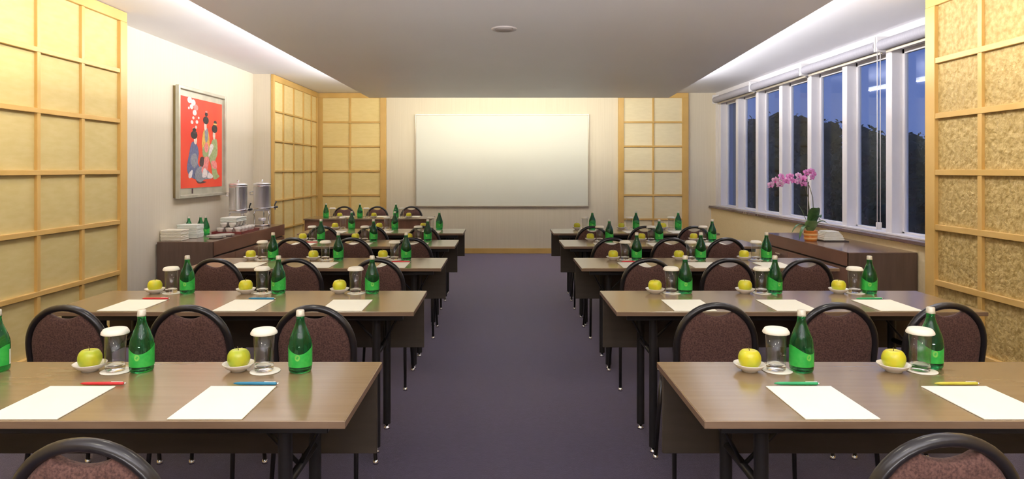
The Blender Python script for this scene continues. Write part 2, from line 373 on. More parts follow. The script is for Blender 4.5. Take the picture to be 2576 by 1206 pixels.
# roller blinds
def blind(y0, y1, label, cord):
    t = thing('roller_blind', (3.62, y0, 2.645)); tag(t, label, 'blind', 'rolled-up blinds above the windows')
    L = y1 - y0
    b = MB(); n = 20
    vs = [(0.052 * cos(2 * pi * i / n), yy, 0.052 * sin(2 * pi * i / n)) for yy in (.02, L - .02) for i in range(n)]
    b.add(vs, [(i, (i + 1) % n, n + (i + 1) % n, n + i) for i in range(n)] + [tuple(range(n)), tuple(range(n, 2 * n))], True)
    b.build('fabric_roll', M['blind'], t, sharp=50)
    MB().box(-.045, .07, 0, .018, -.06, .085).build('bracket', M['blind_bracket'], t, bevel=.003)
    MB().box(-.045, .07, L - .018, L, -.06, .085).build('bracket', M['blind_bracket'], t, bevel=.003)
    MB().box(.035, .05, .03, L - .03, -.075, -.045).build('bottom_bar', M['board_frame'], t, bevel=.002)
    if cord:
        MB().tube([(.0, .035, -.04), (.0, .035, -1.70)], .004, 6).tube([(.03, .035, -.04), (.03, .035, -1.70)], .004, 6).build('cord', M['frame_white'], t)
        MB().box(-.008, .04, .025, .047, -1.77, -1.70).build('cord_weight', M['blind_bracket'], t, bevel=.003)
ys = [5.27, 6.49, 8.13, 9.80, 11.55]
bl = ['nearest rolled grey blind, cut off by the brown paper screen', 'second rolled grey blind from the brown paper screen, with hanging pull cord',
      'third rolled grey blind from the brown paper screen', 'farthest rolled grey blind, nearest the end wall']
for i in range(4): blind(ys[i] + .01, ys[i + 1] - .01, bl[i], i == 1)

# ---------------------------------------------------------------- white board
t = thing('white_board', (0, Y1, 0)); tag(t, 'large blank white board on the cream end wall', 'board')
MB().box(-1.50, 1.475, -.03, 0, .83, 2.40).build('board_surface', M['board'], t)
mb = MB(); f = .018
mb.box(-1.50 - f, 1.475 + f, -.045, 0, 2.40, 2.40 + f).box(-1.50 - f, 1.475 + f, -.045, 0, .83 - f, .83).box(-1.50 - f, -1.50, -.045, 0, .83, 2.40).box(1.475, 1.475 + f, -.045, 0, .83, 2.40)
mb.build('board_frame', M['board_frame'], t, bevel=.003)

# ceiling speaker
t = thing('ceiling_speaker', (0.01, 5.1, TRAY_Z)); tag(t, 'small round grey fixture set in the dropped ceiling', 'ceiling speaker')
MB().lathe([(.066, -.002), (.092, -.010), (.098, -.004), (.098, 0), (.066, 0)], 32).build('rim', M['detector_rim'], t)
MB().lathe([(.0, 0), (.068, 0), (.064, -.012), (.04, -.016), (.001, -.017)], 32, cap=False).build('grille', M['detector'], t)

# unseen recessed lamps: tray and right ones added as fill, left ones light the screen
def unseen_downlight(x, y, z, power, color, label, d=.16, tilt=(0, 0, -1), spread=150):
    t = thing('unseen_downlight', (x, y, z)); tag(t, label, 'ceiling lamp', 'recessed ceiling lamps')
    MB().lathe([(d / 2, -.004), (d / 2 + .02, -.006), (d / 2 + .024, 0), (d / 2, 0)], 24).build('ring', M['detector_rim'], t)
    MB().lathe([(.001, -.002), (d / 2, -.002)], 24, cap=False).build('diffuser', M['lamp'], t)
    area('unseen_downlight_beam', (x, y, z - .012), tilt, d, d, power, color, 'DISK', spread)
for x, wx in ((-1.2, 'left'), (0.1, 'aisle'), (1.3, 'right')):
    for y, wy in ((-1.4, 'rearmost'), (0.8, 'second'), (2.9, 'front')):
        unseen_downlight(x, y, TRAY_Z, 4, SOFT, 'added round fill lamp in the dropped ceiling, %s line, %s row' % (wx, wy), .30)
for y, wy in ((0.6, 'rearmost'), (2.4, 'middle'), (4.2, 'front')):
    unseen_downlight(-2.6, y, CEIL_Z, 5, WARM, 'small round lamp in the side ceiling by the left screen, %s one' % wy, .14, (-.35, 0, -1), 120)
    unseen_downlight(2.7, y, CEIL_Z, 4, WARM, 'small added fill lamp in the side ceiling by the right screen, %s one' % wy, .14, (.35, 0, -1), 120)

# ================================================================= TABLES
TW, TD, TH = 1.83, 0.58, 0.75
def make_table():
    t = thing('folding_table', (0, 0, 0)); t['category'] = 'table'
    h = TW / 2
    top = MB().box(-h, h, 0, TD, TH - .022, TH).build('tabletop', M['table'], t, bevel=.002)
    mb = MB(); e = .0015
    mb.box(-h - e, h + e, -e, .004, TH - .021, TH - .002).box(-h - e, h + e, TD - .004, TD + e, TH - .021, TH - .002)
    mb.box(-h - e, -h + .004, .004, TD - .004, TH - .021, TH - .002).box(h - .004, h + e, .004, TD - .004, TH - .021, TH - .002)
    mb.build('edge_band', M['edge'], top)
    MB().box(-h + .012, h - .012, TD - .035, TD - .018, .43, TH - .022).build('modesty_panel', M['panel'], t, bevel=.002)
    mb = MB(); mb.box(-h + .06, h - .06, .05, .075, TH - .055, TH - .022).box(-h + .06, h - .06, TD - .09, TD - .065, TH - .055, TH - .022)
    mb.build('under_frame', M['black_metal'], t, bevel=.002)
    for s in (-1, 1):
        x = s * (h - .21)
        for y in (.14, TD - .12):
            l = MB().tube([(x, y, .028), (x, y, TH - .022)], .0215, 12).build('leg', M['black_metal'], t, sharp=60)
            MB().lathe([(.004, .02), (.009, .03), (.009, .012), (.017, .008), (.019, .0), ], 12, (x, y, 0)).build('foot', M['chrome'], l)
        MB().tube([(x, .14, .50), (x, TD - .12, .50)], .014, 8).build('crossbar', M['black_metal'], t)
        MB().tube([(x, TD / 2, .50), (x - s * .20, TD / 2 - .02, TH - .03)], (.010, .006), 8).build('brace', M['black_metal'], t)
        MB().tube([(x, TD / 2, .50), (x + s * .12, TD / 2 - .02, TH - .03)], (.010, .006), 8).build('brace', M['black_metal'], t)
        MB().box(x - .11, x + .13, .10, TD - .10, TH - .045, TH - .022).build('leg_bracket', M['black_metal'], t, bevel=.003)
    return t
table = Proto(make_table())
NEAR = [1.883, 3.334, 4.805, 6.18, 7.46]
ROWN = ['front-row', 'second-row', 'third-row', 'fourth-row', 'fifth-row']
LX, RX = -0.441, 0.563
for r in range(5):
    for side, x in (('left', LX - TW / 2), ('right', RX + TW / 2)):
        table.place((x, NEAR[r], 0), 0, 'brown folding table with dark legs, %s table %s of the aisle' % (ROWN[r], side), 'brown folding tables in rows')
# the presenters' table faces the room: its solid panel is on our side
HT = table.place((-1.945, 10.27, 0), pi, 'presenters\' table with solid brown front panel, farthest back, facing the rows', 'brown folding tables in rows')
for c in kids(HT):
    if c.name.startswith('modesty_panel'):
        c.data = c.data.copy(); c.data.materials[0] = M['sideboard']; c['label'] = 'reddish brown front panel'

# ================================================================= CHAIRS
def make_chair():
    t = thing('banquet_chair', (0, 0, 0)); t['category'] = 'chair'
    a, zt, zb = .183, .87, .62
    def yz(z): return 0.0 + (.87 - z) * .155              # backrest leans back towards its top
    def outline(a_, zt_, zs, n=22):                        # crown outline from the left foot over the top to the right
        pts = [(-a_ + .012, .44), (-a_ + .003, .53), (-a_, zs - .02)]
        for i in range(n + 1):
            th = pi - pi * i / n
            cx = abs(cos(th)) ** .96 * (1 if cos(th) >= 0 else -1)
            pts.append((a_ * cx, zs + (zt_ - zs) * sin(th) ** .97))
        pts += [(a_, zs - .02), (a_ - .003, .53), (a_ - .012, .44)]
        return pts
    mid = outline(a - .012, zt - .013, .675)
    MB().tube([(x, yz(z), z) for x, z in mid], (.0175, .0145), 12).build('back_frame', M['chair_metal'], t)
    # pad: inside the tube, with a lens-shaped hand slot under the crown
    inner = outline(a - .024, zt - .026, .675)
    slot_w, zt_in = .070, zt - .026
    poly = [p for p in inner if p[1] >= .50]
    poly[0] = (-a + .025, .50); poly[-1] = (a - .025, .50)
    left = [p for p in poly if p[0] < -slot_w]; right = [p for p in poly if p[0] > slot_w]
    dip = [(slot_w * (-1 + 2 * i / 10), (zt_in - .013) - .024 * sin(pi * i / 10) ** .8) for i in range(11)]
    outl = left + dip + right
    n = len(outl); c = (0, .66)
    b = MB(); rings = []
    for sc, yo in ((1.0, .006), (.985, -.006), (.94, -.013), (.80, -.017), (.4, -.018)):
        rings.append([(c[0] + (x - c[0]) * sc, yz(c[1] + (z - c[1]) * sc) + yo, c[1] + (z - c[1]) * sc) for x, z in outl])
    rings.append([(0, yz(.66) - .018, .66)])
    front = [[(c[0] + (x - c[0]) * sc, yz(c[1] + (z - c[1]) * sc) + yo, c[1] + (z - c[1]) * sc) for x, z in outl] for sc, yo in ((.985, .02), (.9, .032), (.4, .038))]
    vs = []; fs = []
    seq = list(reversed(front)) + rings[:-1]
    for rg in seq: vs += rg
    m_ = len(seq)
    for j in range(m_ - 1):
        for i in range(n): fs.append((j * n + i, j * n + (i + 1) % n, (j + 1) * n + (i + 1) % n, (j + 1) * n + i))
    vs.append((0, yz(.66) + .039, .66)); vs.append(rings[-1][0]); q = len(vs)
    for i in range(n):
        fs.append((i, (i + 1) % n, q - 2)); fs.append(((m_ - 1) * n + i, (m_ - 1) * n + (i + 1) % n, q - 1))
    b.add(vs, fs, True); b.build('backrest', M['upholstery'], t)
    # seat cushion
    sb = bmesh.new()
    bmesh.ops.create_cube(sb, size=1.0, matrix=Matrix.Translation((0, .27, .445)) @ Matrix.Diagonal((.325, .39, .06, 1)))
    bmesh.ops.bevel(sb, geom=sb.edges[:], offset=.026, segments=3, affect='EDGES', profile=.6)
    for v in sb.verts:
        if v.co.z > .45: v.co.z += .012 * (1 - ((v.co.x / .2) ** 2)) * (1 - (((v.co.y - .27) / .2) ** 2))
    me = bpy.data.meshes.new('seat'); sb.to_mesh(me); sb.free(); me.materials.append(M['upholstery'])
    for p in me.polygons: p.use_smooth = True
    so = bpy.data.objects.new('seat', me); C.objects.link(so); so.parent = t
    MB().tube([(-.172, .06, .41), (-.155, .12, .41), (-.155, .42, .41), (.155, .42, .41), (.155, .12, .41), (.172, .06, .41)], .011, 8).build('seat_frame', M['chair_metal'], t)
    for s in (-1, 1):
        for pts in ([(s * .171, yz(.44), .46), (s * .178, .045, .30), (s * .186, .005, .016)], [(s * .152, .42, .42), (s * .165, .43, .25), (s * .180, .44, .016)]):
            l = MB().tube(pts, [.0125, .011, .0095], 8).build('leg', M['chair_metal'], t)
            MB().lathe([(.002, .02), (.013, .018), (.015, .004), (.014, 0)], 10, (pts[2][0], pts[2][1], 0)).build('glide', M['chrome'], l)
    return t
chair = Proto(make_chair())
SEAT = ['aisle', 'middle', 'wall']
CH_L = [([-.908], 1.456), ([-.817, -1.353, -1.885], 2.90), ([-.828, -1.368, -1.893], 4.44), ([-.785, -1.296, -1.805], 5.80), ([-.829, -1.366, -1.874], 7.02)]
CH_R = [([.981], 1.483), ([.938, 1.467, 1.948], 2.952), ([.958, 1.486, 2.003], 4.44), ([.938, 1.45, 1.92], 5.80), ([.932, 1.477, 1.988], 7.02)]
CHG = 'black-framed plum banquet chairs'
for side, lst in (('left', CH_L), ('right', CH_R)):
    for r, (xs, y) in enumerate(lst):
        for i, x in enumerate(xs):
            lab = ('nearest banquet chair, cut off by the frame, at the front-row table %s of aisle' % side) if r == 0 else \
                'round-backed banquet chair at the %s seat of the %s table %s of aisle' % (SEAT[i], ROWN[r], side)
            chair.place((x, y, 0), random.uniform(-.03, .03), lab, CHG)
for i, x in enumerate((-2.54, -2.01, -1.465)):
    chair.place((x, 10.83, 0), pi, 'banquet chair facing us behind the presenters\' table, %s of three' % ['leftmost', 'middle', 'rightmost'][i], CHG)

# ================================================================= TABLE SETTINGS
def make_bottle():
    t = thing('water_bottle', (0, 0, 0)); t['category'] = 'bottle'
    prof = [(.0, .004), (.022, .003), (.033, .0), (.038, .005), (.0395, .012), (.0395, .092), (.038, .106), (.033, .124), (.0255, .143), (.0185, .160), (.0148, .174), (.0135, .186), (.0145, .190), (.0145, .194), (.0128, .196), (.0, .197)]
    MB().lathe(prof, 28, cap=False).build('glass_body', M['green_glass'], t)
    # label: wavy upper edge, wrapped round the belly
    n = 30; vs = []; a0, a1 = radians(-215), radians(35)
    for i in range(n + 1):
        a = a0 + (a1 - a0) * i / n
        u = i / n
        zt = .080 + .013 * sin(u * 2 * pi * 1.2 + .6)
        for z in (.022, zt * .5 + .011, zt): vs.append((.0403 * cos(a), .0403 * sin(a), z))
    fs = []; mi = []
    lb = MB()
    for i in range(n):
        for j in range(2): fs.append((i * 3 + j, (i + 1) * 3 + j, (i + 1) * 3 + j + 1, i * 3 + j + 1))
    lb.add(vs, fs, True)
    l = lb.build('label', M['green_label'], t)
    # yellow oval mark in the middle of the front and white side strip
    mk = MB(); vs = []
    for i in range(16):
        th = 2 * pi * i / 16
        a = radians(-90) + .22 * cos(th); vs.append((.0408 * cos(a), .0408 * sin(a), .056 + .011 * sin(th)))
    mk.add(vs, [tuple(range(16))]); mk.build('label_mark', M['label_mark'], l)
    st = MB(); vs = []
    for i in range(5):
        a = radians(30) + radians(16) * i / 4
        for z in (.022, .074): vs.append((.0407 * cos(a), .0407 * sin(a), z))
    st.add(vs, [(2 * i, 2 * i + 2, 2 * i + 3, 2 * i + 1) for i in range(4)], True); st.build('label_strip', M['label_white'], l)
    MB().lathe([(.001, .213), (.0120, .213), (.0138, .211), (.0142, .199), (.0152, .192), (.0145, .192)], 20, cap=False).build('cap', M['cap'], t)
    return t
def make_glass():
    t = thing('water_glass', (0, 0, 0)); t['category'] = 'glass'
    g = MB().lathe([(.0315, .004), (.0325, .030), (.0350, .128), (.0338, .128), (.0312, .030)], 32, (0, 0, .002), cap=False).build('glass_body', M['tumbler'], t)
    MB().lathe([(.0, .0), (.0295, .0), (.0315, .003), (.0322, .018), (.029, .0225), (.020, .0185), (.0, .017)], 32, (0, 0, .002), cap=False).build('glass_base', M['glass'], g)
    n = 28; pr = [(.0, .147), (.034, .147), (.038, .1455), (.0435, .136), (.0445, .130), (.043, .1285), (.036, .130), (.0, .130)]
    lid = MB(); k = 36; vs = []
    for r, z in pr:
        for i in range(k):
            rr = r * (1 + (.02 * (i % 2) if r > .04 else 0)); a = 2 * pi * i / k; vs.append((rr * cos(a), rr * sin(a), z))
    lid.add(vs, [(j * k + i, j * k + (i + 1) % k, (j + 1) * k + (i + 1) % k, (j + 1) * k + i) for j in range(len(pr) - 1) for i in range(k)], True)
    lid.build('paper_lid', M['paper_lid'], t)
    return t
def make_coaster():
    o = MB().lathe([(.050, 0), (.0515, .001), (.050, .002)], 32).build('paper_coaster', M['paper_lid'])
    o['category'] = 'coaster'; return o
def make_dish():
    o = MB().lathe([(.0, .004), (.022, .004), (.023, .0), (.026, .0), (.028, .005), (.042, .012), (.0535, .025), (.0545, .0275), (.052, .0275), (.040, .016), (.027, .010), (.0, .009)], 32, cap=False).build('fruit_dish', M['china'])
    o['category'] = 'dish'; return o
def make_apple(m):
    t = thing('apple', (0, 0, 0)); t['category'] = 'apple'
    b = MB(); nu, nv = 24, 14; vs = []
    for j in range(nv + 1):
        ph = pi * j / nv
        for i in range(nu):
            th = 2 * pi * i / nu
            r = .0385 * (sin(ph) ** .85) * (1 + .018 * cos(5 * th) * (ph / pi))
            z = .0345 + .0370 * cos(ph) - .010 * math.exp(-(ph / .42) ** 2) + .006 * math.exp(-((pi - ph) / .40) ** 2)
            vs.append((r * cos(th) * (1 + .03 * cos(ph)), r * sin(th), z))
    b.add(vs, [(j * nu + i, j * nu + (i + 1) % nu, (j + 1) * nu + (i + 1) % nu, (j + 1) * nu + i) for j in range(nv) for i in range(nu)], True)
    b.build('flesh', m, t)
    MB().tube([(0, 0, .058), (.002, 0, .067), (.005, .001, .074)], .0013, 6).build('stem', M['stem'], t)
    return t
def make_pad():
    o = MB().box(-.105, .105, 0, .286, 0, .0035).build('notepad', M['paper'], bevel=.0008)
    o['category'] = 'notepad'; return o
def make_pen(c):
    t = thing('ballpoint_pen', (0, 0, 0)); t['category'] = 'pen'
    def lx(prof, name, m, p=t):
        b = MB(); k = 12; vs = []
        for x, r in prof:
            for i in range(k): a = 2 * pi * i / k; vs.append((x, r * cos(a), .0058 + r * sin(a)))
        b.add(vs, [(j * k + i, j * k + (i + 1) % k, (j + 1) * k + (i + 1) % k, (j + 1) * k + i) for j in range(len(prof) - 1) for i in range(k)] + [tuple(range(k)), tuple((len(prof) - 1) * k + i for i in range(k))], True)
        return b.build(name, m, p)
    lx([(-.070, .0012), (-.060, .0038), (-.05, .005), (.015, .0055), (.066, .0052), (.070, .004)], 'barrel', M['pen_' + c])
    lx([(.070, .0028), (.077, .0026)], 'button', M['chrome'])
    MB().box(.030, .068, -.0012, .0012, .0112, .0128).build('clip', M['chrome'], t)
    return t
bottle, glass_, coaster, dish = Proto(make_bottle()), Proto(make_glass()), Proto(make_coaster()), Proto(make_dish())
apple_y, apple_g, pad = Proto(make_apple(M['apple'])), Proto(make_apple(M['apple_green'])), Proto(make_pad())
pens = {}
# per row and side: bottle, glass and dish positions across the table for each seat
L_B = [[-.704, -1.256, -1.762], [-.742, -1.274, -1.792], [-.752, -1.278, -1.786], [-.741, -1.275, -1.795], [-.748, -1.272, -1.782]]
L_G = [[-.829, -1.347], [-.835, -1.366, -1.882], [-.842, -1.380, -1.870], [-.835, -1.360, -1.880], [-.845, -1.365, -1.885]]
L_D = [[-.910, -1.433], [-.918, -1.448, -1.970], [-.918, -1.450, -1.962], [-.915, -1.445, -1.965], [-.920, -1.450, -1.960]]
L_P = [[-.835, -1.352], [-.803, -1.333, -1.905], [-.805, -1.345, -1.880], [-.81, -1.35, -1.88], [-.81, -1.35, -1.88]]
R_B = [[1.039, 1.517], [1.035, 1.545, 2.077], [1.040, 1.540, 2.048], [1.050, 1.540, 2.065], [1.055, 1.570, 2.065]]
R_G = [[.952, 1.452], [.955, 1.470, 1.996], [.950, 1.478, 1.988], [.955, 1.462, 1.975], [.965, 1.487, 1.980]]
R_D = [[.858, 1.357], [.870, 1.386, 1.907], [.880, 1.380, 1.905], [.875, 1.380, 1.900], [.900, 1.405, 1.912]]
R_P = [[.952, 1.452], [.955, 1.462, 1.975], [.965, 1.475, 1.985], [.965, 1.475, 1.985], [.965, 1.475, 1.985]]
YB = [2.352, 3.835, 5.255, 6.665, 7.965]
PEN = {('left', 0, 0): 'blue', ('left', 0, 1): 'red', ('right', 0, 0): 'green', ('right', 0, 1): 'yellow', ('left', 1, 1): 'blue', ('left', 1, 2): 'red',
       ('right', 1, 2): 'green', ('left', 2, 0): 'red', ('right', 2, 0): 'red', ('left', 3, 2): 'red'}
def where(i, r, side): return 'at the %s seat, %s table %s of aisle' % (SEAT[i], ROWN[r], side)
rnd = random.Random(3)
for side, BB, GG, DD, PP in (('left', L_B, L_G, L_D, L_P), ('right', R_B, R_G, R_D, R_P)):
    for r in range(5):
        y = YB[r]
        for i in range(len(GG[r])):
            if (side, r, i) != ('right', 0, 1): GG[r][i] = min(GG[r][i], BB[r][i] - .080)
            DD[r][i] = min(DD[r][i], GG[r][i] - .092)
        for i, x in enumerate(BB[r]):
            bottle.place((x, y + rnd.uniform(-.006, .006) + (.048 if (side, r, i) == ('right', 0, 1) else 0), TH + .0005), rnd.uniform(-.5, .5), 'green glass water bottle ' + where(i, r, side), 'green water bottles on the tables')
        for i, x in enumerate(GG[r]):
            yy = y + rnd.uniform(-.006, .004)
            coaster.place((x + .004, yy, TH + .0005), 0, 'round white paper coaster under the glass ' + where(i, r, side), 'paper coasters under the glasses')
            glass_.place((x, yy, TH + .0025), rnd.uniform(0, 1), 'clear glass with white paper lid ' + where(i, r, side), 'covered water glasses')
        for i, x in enumerate(DD[r]):
            yy = y + rnd.uniform(-.006, .004)
            dish.place((x, yy, TH + .0005), 0, 'small white dish holding an apple ' + where(i, r, side), 'small white fruit dishes')
            g = side == 'left' and r == 0
            (apple_g if g else apple_y).place((x, yy, TH + .0095), rnd.uniform(0, 6), ('green' if g else 'yellow-green') + ' apple in its dish ' + where(i, r, side), 'apples in white dishes')
        for i, x in enumerate(PP[r]):
            pad.place((x, NEAR[r] + .008, TH + .0005), rnd.uniform(-.006, .006), 'blank cream note paper ' + where(i, r, side), 'note papers on the tables')
            if (side, r, i) in PEN:
                c = PEN[(side, r, i)]
                if c not in pens: pens[c] = Proto(make_pen(c))
                px = x + (.03 if side == 'left' else .0) + (.02 if i == 1 and r == 0 else 0)
                pens[c].place((px, NEAR[r] + .312, TH + .0005), rnd.uniform(-.02, .02) + (0 if side == 'left' else 0), '%s ballpoint pen behind the paper ' % c + where(i, r, side).replace('at the ', 'at '), 'ballpoint pens')
# presenters' table
for i, (xb, xg, xd) in enumerate(((-2.58, -2.49, -2.385), (-2.085, -1.995, -1.885), (-1.56, -1.485, -1.375))):
    w = '%s on the presenters\' table at the far end' % ['leftmost', 'middle', 'rightmost'][i]
    bottle.place((xb, 9.86, TH + .0005), 0, 'green water bottle, ' + w, 'green water bottles on the tables')
    coaster.place((xg, 9.88, TH + .0005), 0, 'round white paper coaster, ' + w, 'paper coasters under the glasses')
    glass_.place((xg, 9.88, TH + .0025), 0, 'clear glass with white paper lid, ' + w, 'covered water glasses')
    dish.place((xd, 9.88, TH + .0005), 0, 'small white apple dish, ' + w, 'small white fruit dishes')
    apple_y.place((xd, 9.88, TH + .0095), 0, 'yellow-green apple, ' + w, 'apples in white dishes')
    pad.place((xd + .03, 9.97, TH + .0005), 0, 'blank cream note paper, ' + w, 'note papers on the tables')

# ================================================================= SIDEBOARDS
SZ = .73
def sideboard(x0, x1, y0, y1, face, label, doors, groove):
    """face = +1: doors look towards +x; -1: towards -x"""
    t = thing('sideboard', (0, 0, 0)); tag(t, label, 'sideboard', 'walnut sideboards')
    fx = x1 if face > 0 else x0
    lo, hi = (x0, x1 - .025) if face > 0 else (x0 + .025, x1)
    MB().box(lo, hi, y0 + .004, y1 - .004, .05, groove - .012).build('carcass', M['sideboard_side'], t, bevel=.002)
    MB().box(lo + .02, hi - .02, y0 + .04, y1 - .04, 0, .05).build('plinth', M['black_metal'], t)
    top = MB(); top.box(x0, x1, y0, y1, groove, SZ - .002)
    top.build('top_box', M['sideboard'], t, bevel=.003)
    MB().box(x0 + .001, x1 - .001, y0 + .001, y1 - .001, SZ - .003, SZ).build('top_veneer', M['sideboard_top'], t)
    ends = MB(); ends.box(x0, x1, y0 - .003, y0 + .02, .05, SZ - .004).build('end_panel', M['sideboard_side'], t, bevel=.002)
    MB().box(lo + .01, hi - .01, y0 + .02, y1 - .01, groove - .014, groove).build('shadow_gap', M['black_metal'], t)
    n = doors; L = (y1 - y0 - .03) / n
    for i in range(n):
        a, b = y0 + .023 + i * L + .002, y0 + .023 + (i + 1) * L - .002
        xa, xb = sorted((fx - face * .024, fx - face * .004))
        d = MB().box(xa, xb, a, b, .06, groove - .018).build('door', M['sideboard'], t, bevel=.002)
        hy = a + .22 if i % 2 == 0 else b - .22
        hx = sorted((fx - face * .004, fx + face * .022))
        MB().box(hx[0], hx[1], hy - .06, hy + .06, groove - .072, groove - .060).build('handle', M['chrome'], d, bevel=.002)
sideboard(-3.46, -2.90, 6.76, 8.98, 1, 'long brown sideboard carrying the coffee urns under the red picture', 4, .585)
sideboard(3.01, 3.61, 5.885, 7.75, -1, 'reddish brown sideboard under the windows carrying the orchid', 3, .605)

# ---------------------------------------------------------------- urns
def make_urn():
    t = thing('coffee_urn', (0, 0, 0)); t['category'] = 'coffee urn'
    body = MB().lathe([(.0, .195), (.095, .195), (.104, .200), (.106, .212), (.106, .53), (.109, .534), (.109, .542)], 36, cap=False).build('tank', M['steel'], t, sharp=40)
    MB().lathe([(.109, .538), (.108, .548), (.07, .558), (.02, .562), (.0, .562)], 36, cap=False).build('lid', M['steel'], t)
    MB().lathe([(.006, .560), (.006, .575), (.016, .580), (.017, .590), (.008, .597), (.0, .598)], 16, cap=False).build('lid_knob', M['chrome'], t)
    MB().lathe([(.106, .22), (.109, .222), (.109, .232), (.106, .234)], 36, cap=False).lathe([(.106, .505), (.109, .507), (.109, .517), (.106, .519)], 36, cap=False).build('band', M['chrome'], body)
    for k in range(3):
        a = radians(-90 + 120 * k - 30)
        c, s_ = cos(a), sin(a)
        MB().tube([(c * .09, s_ * .09, .20), (c * .112, s_ * .112, .15), (c * .095, s_ * .095, .09), (c * .10, s_ * .10, .035), (c * .118, s_ * .118, .008)], [.008, .009, .007, .008, .011], 8).build('leg', M['chrome'], t)
    MB().lathe([(.0, .0), (.10, .0), (.108, .008), (.10, .016), (.0, .018)], 32, cap=False).build('base_plate', M['chrome'], t)
    MB().lathe([(.0, .06), (.045, .06), (.05, .075), (.05, .10), (.0, .10)], 20, cap=False).build('burner', M['steel'], t)
    for s_ in (-1, 1):
        MB().tube([(s_ * .02, .104, .40), (s_ * .028, .15, .40), (s_ * .028, .15, .44), (s_ * .02, .104, .44)], .006, 8).build('handle', M['chrome'], t)
    # tap
    tp = MB().tube([(.0, -.10, .235), (0, -.165, .235)], .011, 10).tube([(0, -.158, .25), (0, -.158, .205)], [.010, .008], 10).build('tap', M['chrome'], t)
    MB().tube([(0, -.155, .25), (0, -.158, .275), (0, -.178, .315)], [.007, .008, .010], 8).build('tap_lever', M['black_plastic'], tp)
    MB().tube([(0, -.150, .236), (0, -.195, .240)], [.015, .013], 8).build('tap_grip', M['black_plastic'], tp)
    # level gauge
    MB().box(-.004, .004, -.112, -.104, .27, .50).build('level_gauge', M['glass'], t)
    return t
urn = Proto(make_urn())
urn.place((-3.12, 8.76, SZ), radians(100), 'taller-looking silver coffee urn nearest the corner grid screen', 'silver coffee urns')
urn.place((-3.25, 8.30, SZ), radians(75), 'silver coffee urn behind the pile of cups, nearer the red picture', 'silver coffee urns')

# ---------------------------------------------------------------- plate stacks, cups, tray
def make_napstack(w, d, h, n, name, m):
    t = thing(name, (0, 0, 0)); L = h / n
    for i in range(n):
        jx, jy = random.uniform(-.004, .004), random.uniform(-.004, .004)
        MB().box(-w / 2 + jx, w / 2 + jx, -d / 2 + jy, d / 2 + jy, i * L + .0008, (i + 1) * L).build('folded_napkin', m, t, bevel=min(.004, L * .4))
    return t
t = make_napstack(.215, .17, .108, 9, 'napkin_stack', M['linen']); t.location = (-3.365, 6.93, SZ); tag(t, 'shorter stack of cream napkins at the near end of left sideboard', 'napkins', 'stacks of cream napkins')
t = make_napstack(.215, .17, .142, 11, 'napkin_stack', M['linen_blue']); t.location = (-3.325, 7.19, SZ); tag(t, 'taller stack of white napkins just behind the shorter stack, left sideboard', 'napkins', 'stacks of cream napkins')
for (x, y, l) in ((-3.425, 7.37, 'half hidden behind the napkins, left sideboard'), (-3.355, 7.50, 'middle of the three on the left sideboard'), (-3.275, 7.45, 'nearest the cups on the left sideboard')):
    bottle.place((x, y, SZ + .0005), .4, 'green glass water bottle ' + l, 'green water bottles on the left sideboard')
mb = MB(); mb.box(-.17, .17, -.28, .28, 0, .010).box(-.17, .17, -.28, -.272, .008, .026).box(-.17, .17, .272, .28, .008, .026).box(-.17, -.162, -.28, .28, .008, .026).box(.162, .17, -.28, .28, .008, .026)
o = mb.build('serving_tray', M['maroon'], bevel=.002); o.location = (-3.10, 7.86, SZ + .0005); tag(o, 'maroon tray under the pile of white cups', 'tray')
def make_cup():
    t = thing('coffee_cup', (0, 0, 0)); t['category'] = 'cup'
    MB().lathe([(.0, .003), (.020, .003), (.021, .0), (.024, .0), (.026, .006), (.038, .030), (.041, .056), (.0385, .056), (.036, .032), (.022, .010), (.0, .008)], 24, cap=False).build('bowl', M['china'], t)
    MB().tube([(.038, 0, .046), (.056, 0, .044), (.058, 0, .028), (.034, 0, .018)], .004, 8).build('handle', M['china'], t)
    return t
cup = Proto(make_cup())
lay = [('bottom', .0112, [(-.10 + .100 * i, -.205 + .102 * j) for i in range(3) for j in range(5)]), ('middle', .0682, [(-.075 + .098 * i, -.17 + .098 * j) for i in range(2) for j in range(4)])]
for nm, z, pts in lay:
    for k, (dx_, dy_) in enumerate(pts):
        nj = 5 if nm == 'bottom' else 4
        colw = ['wall-side', 'middle', 'front'][k // nj] if nj == 5 else ['wall-side', 'front'][k // nj]
        roww = (['nearest the napkins', 'second from the napkins', 'third from the napkins', 'fourth from the napkins', 'nearest the urns'] if nj == 5 else
                ['nearest the napkins', 'second from the napkins', 'third from the napkins', 'nearest the urns'])[k % nj]
        cup.place((-3.10 + dx_, 7.86 + dy_, SZ + z), rnd.uniform(2.2, 2.5), 'white cup in %s layer of the pile, %s line, %s' % (nm, colw, roww), 'white coffee cups in the %s layer' % nm)
o = make_napstack(.19, .30, .05, 4, 'folded_cloth', M['linen_blue']); o.location = (-3.125, 7.84, SZ + .125); tag(o, 'white folded cloth lying on top of the piled cups', 'cloth')
def make_plate():
    o = MB().lathe([(.0, .003), (.055, .003), (.060, 0), (.066, 0), (.07, .004), (.095, .011), (.0965, .014), (.07, .008), (.0, .006)], 32, cap=False).build('saucer', M['china']); o['category'] = 'saucer'; return o
pl = Proto(make_plate())
for k in range(3): pl.place((-3.02, 7.12, SZ + .0005 + .0095 * k), 0, 'white saucer in the low stack at the sideboard\'s front edge, %s' % ['lowest', 'middle', 'topmost'][k], 'white saucers on the left sideboard')
for k in range(2): pl.place((-3.02, 7.35, SZ + .0005 + .0095 * k), 0, 'white saucer between the low stack and the maroon tray, %s one' % ['lower', 'upper'][k], 'white saucers on the left sideboard')

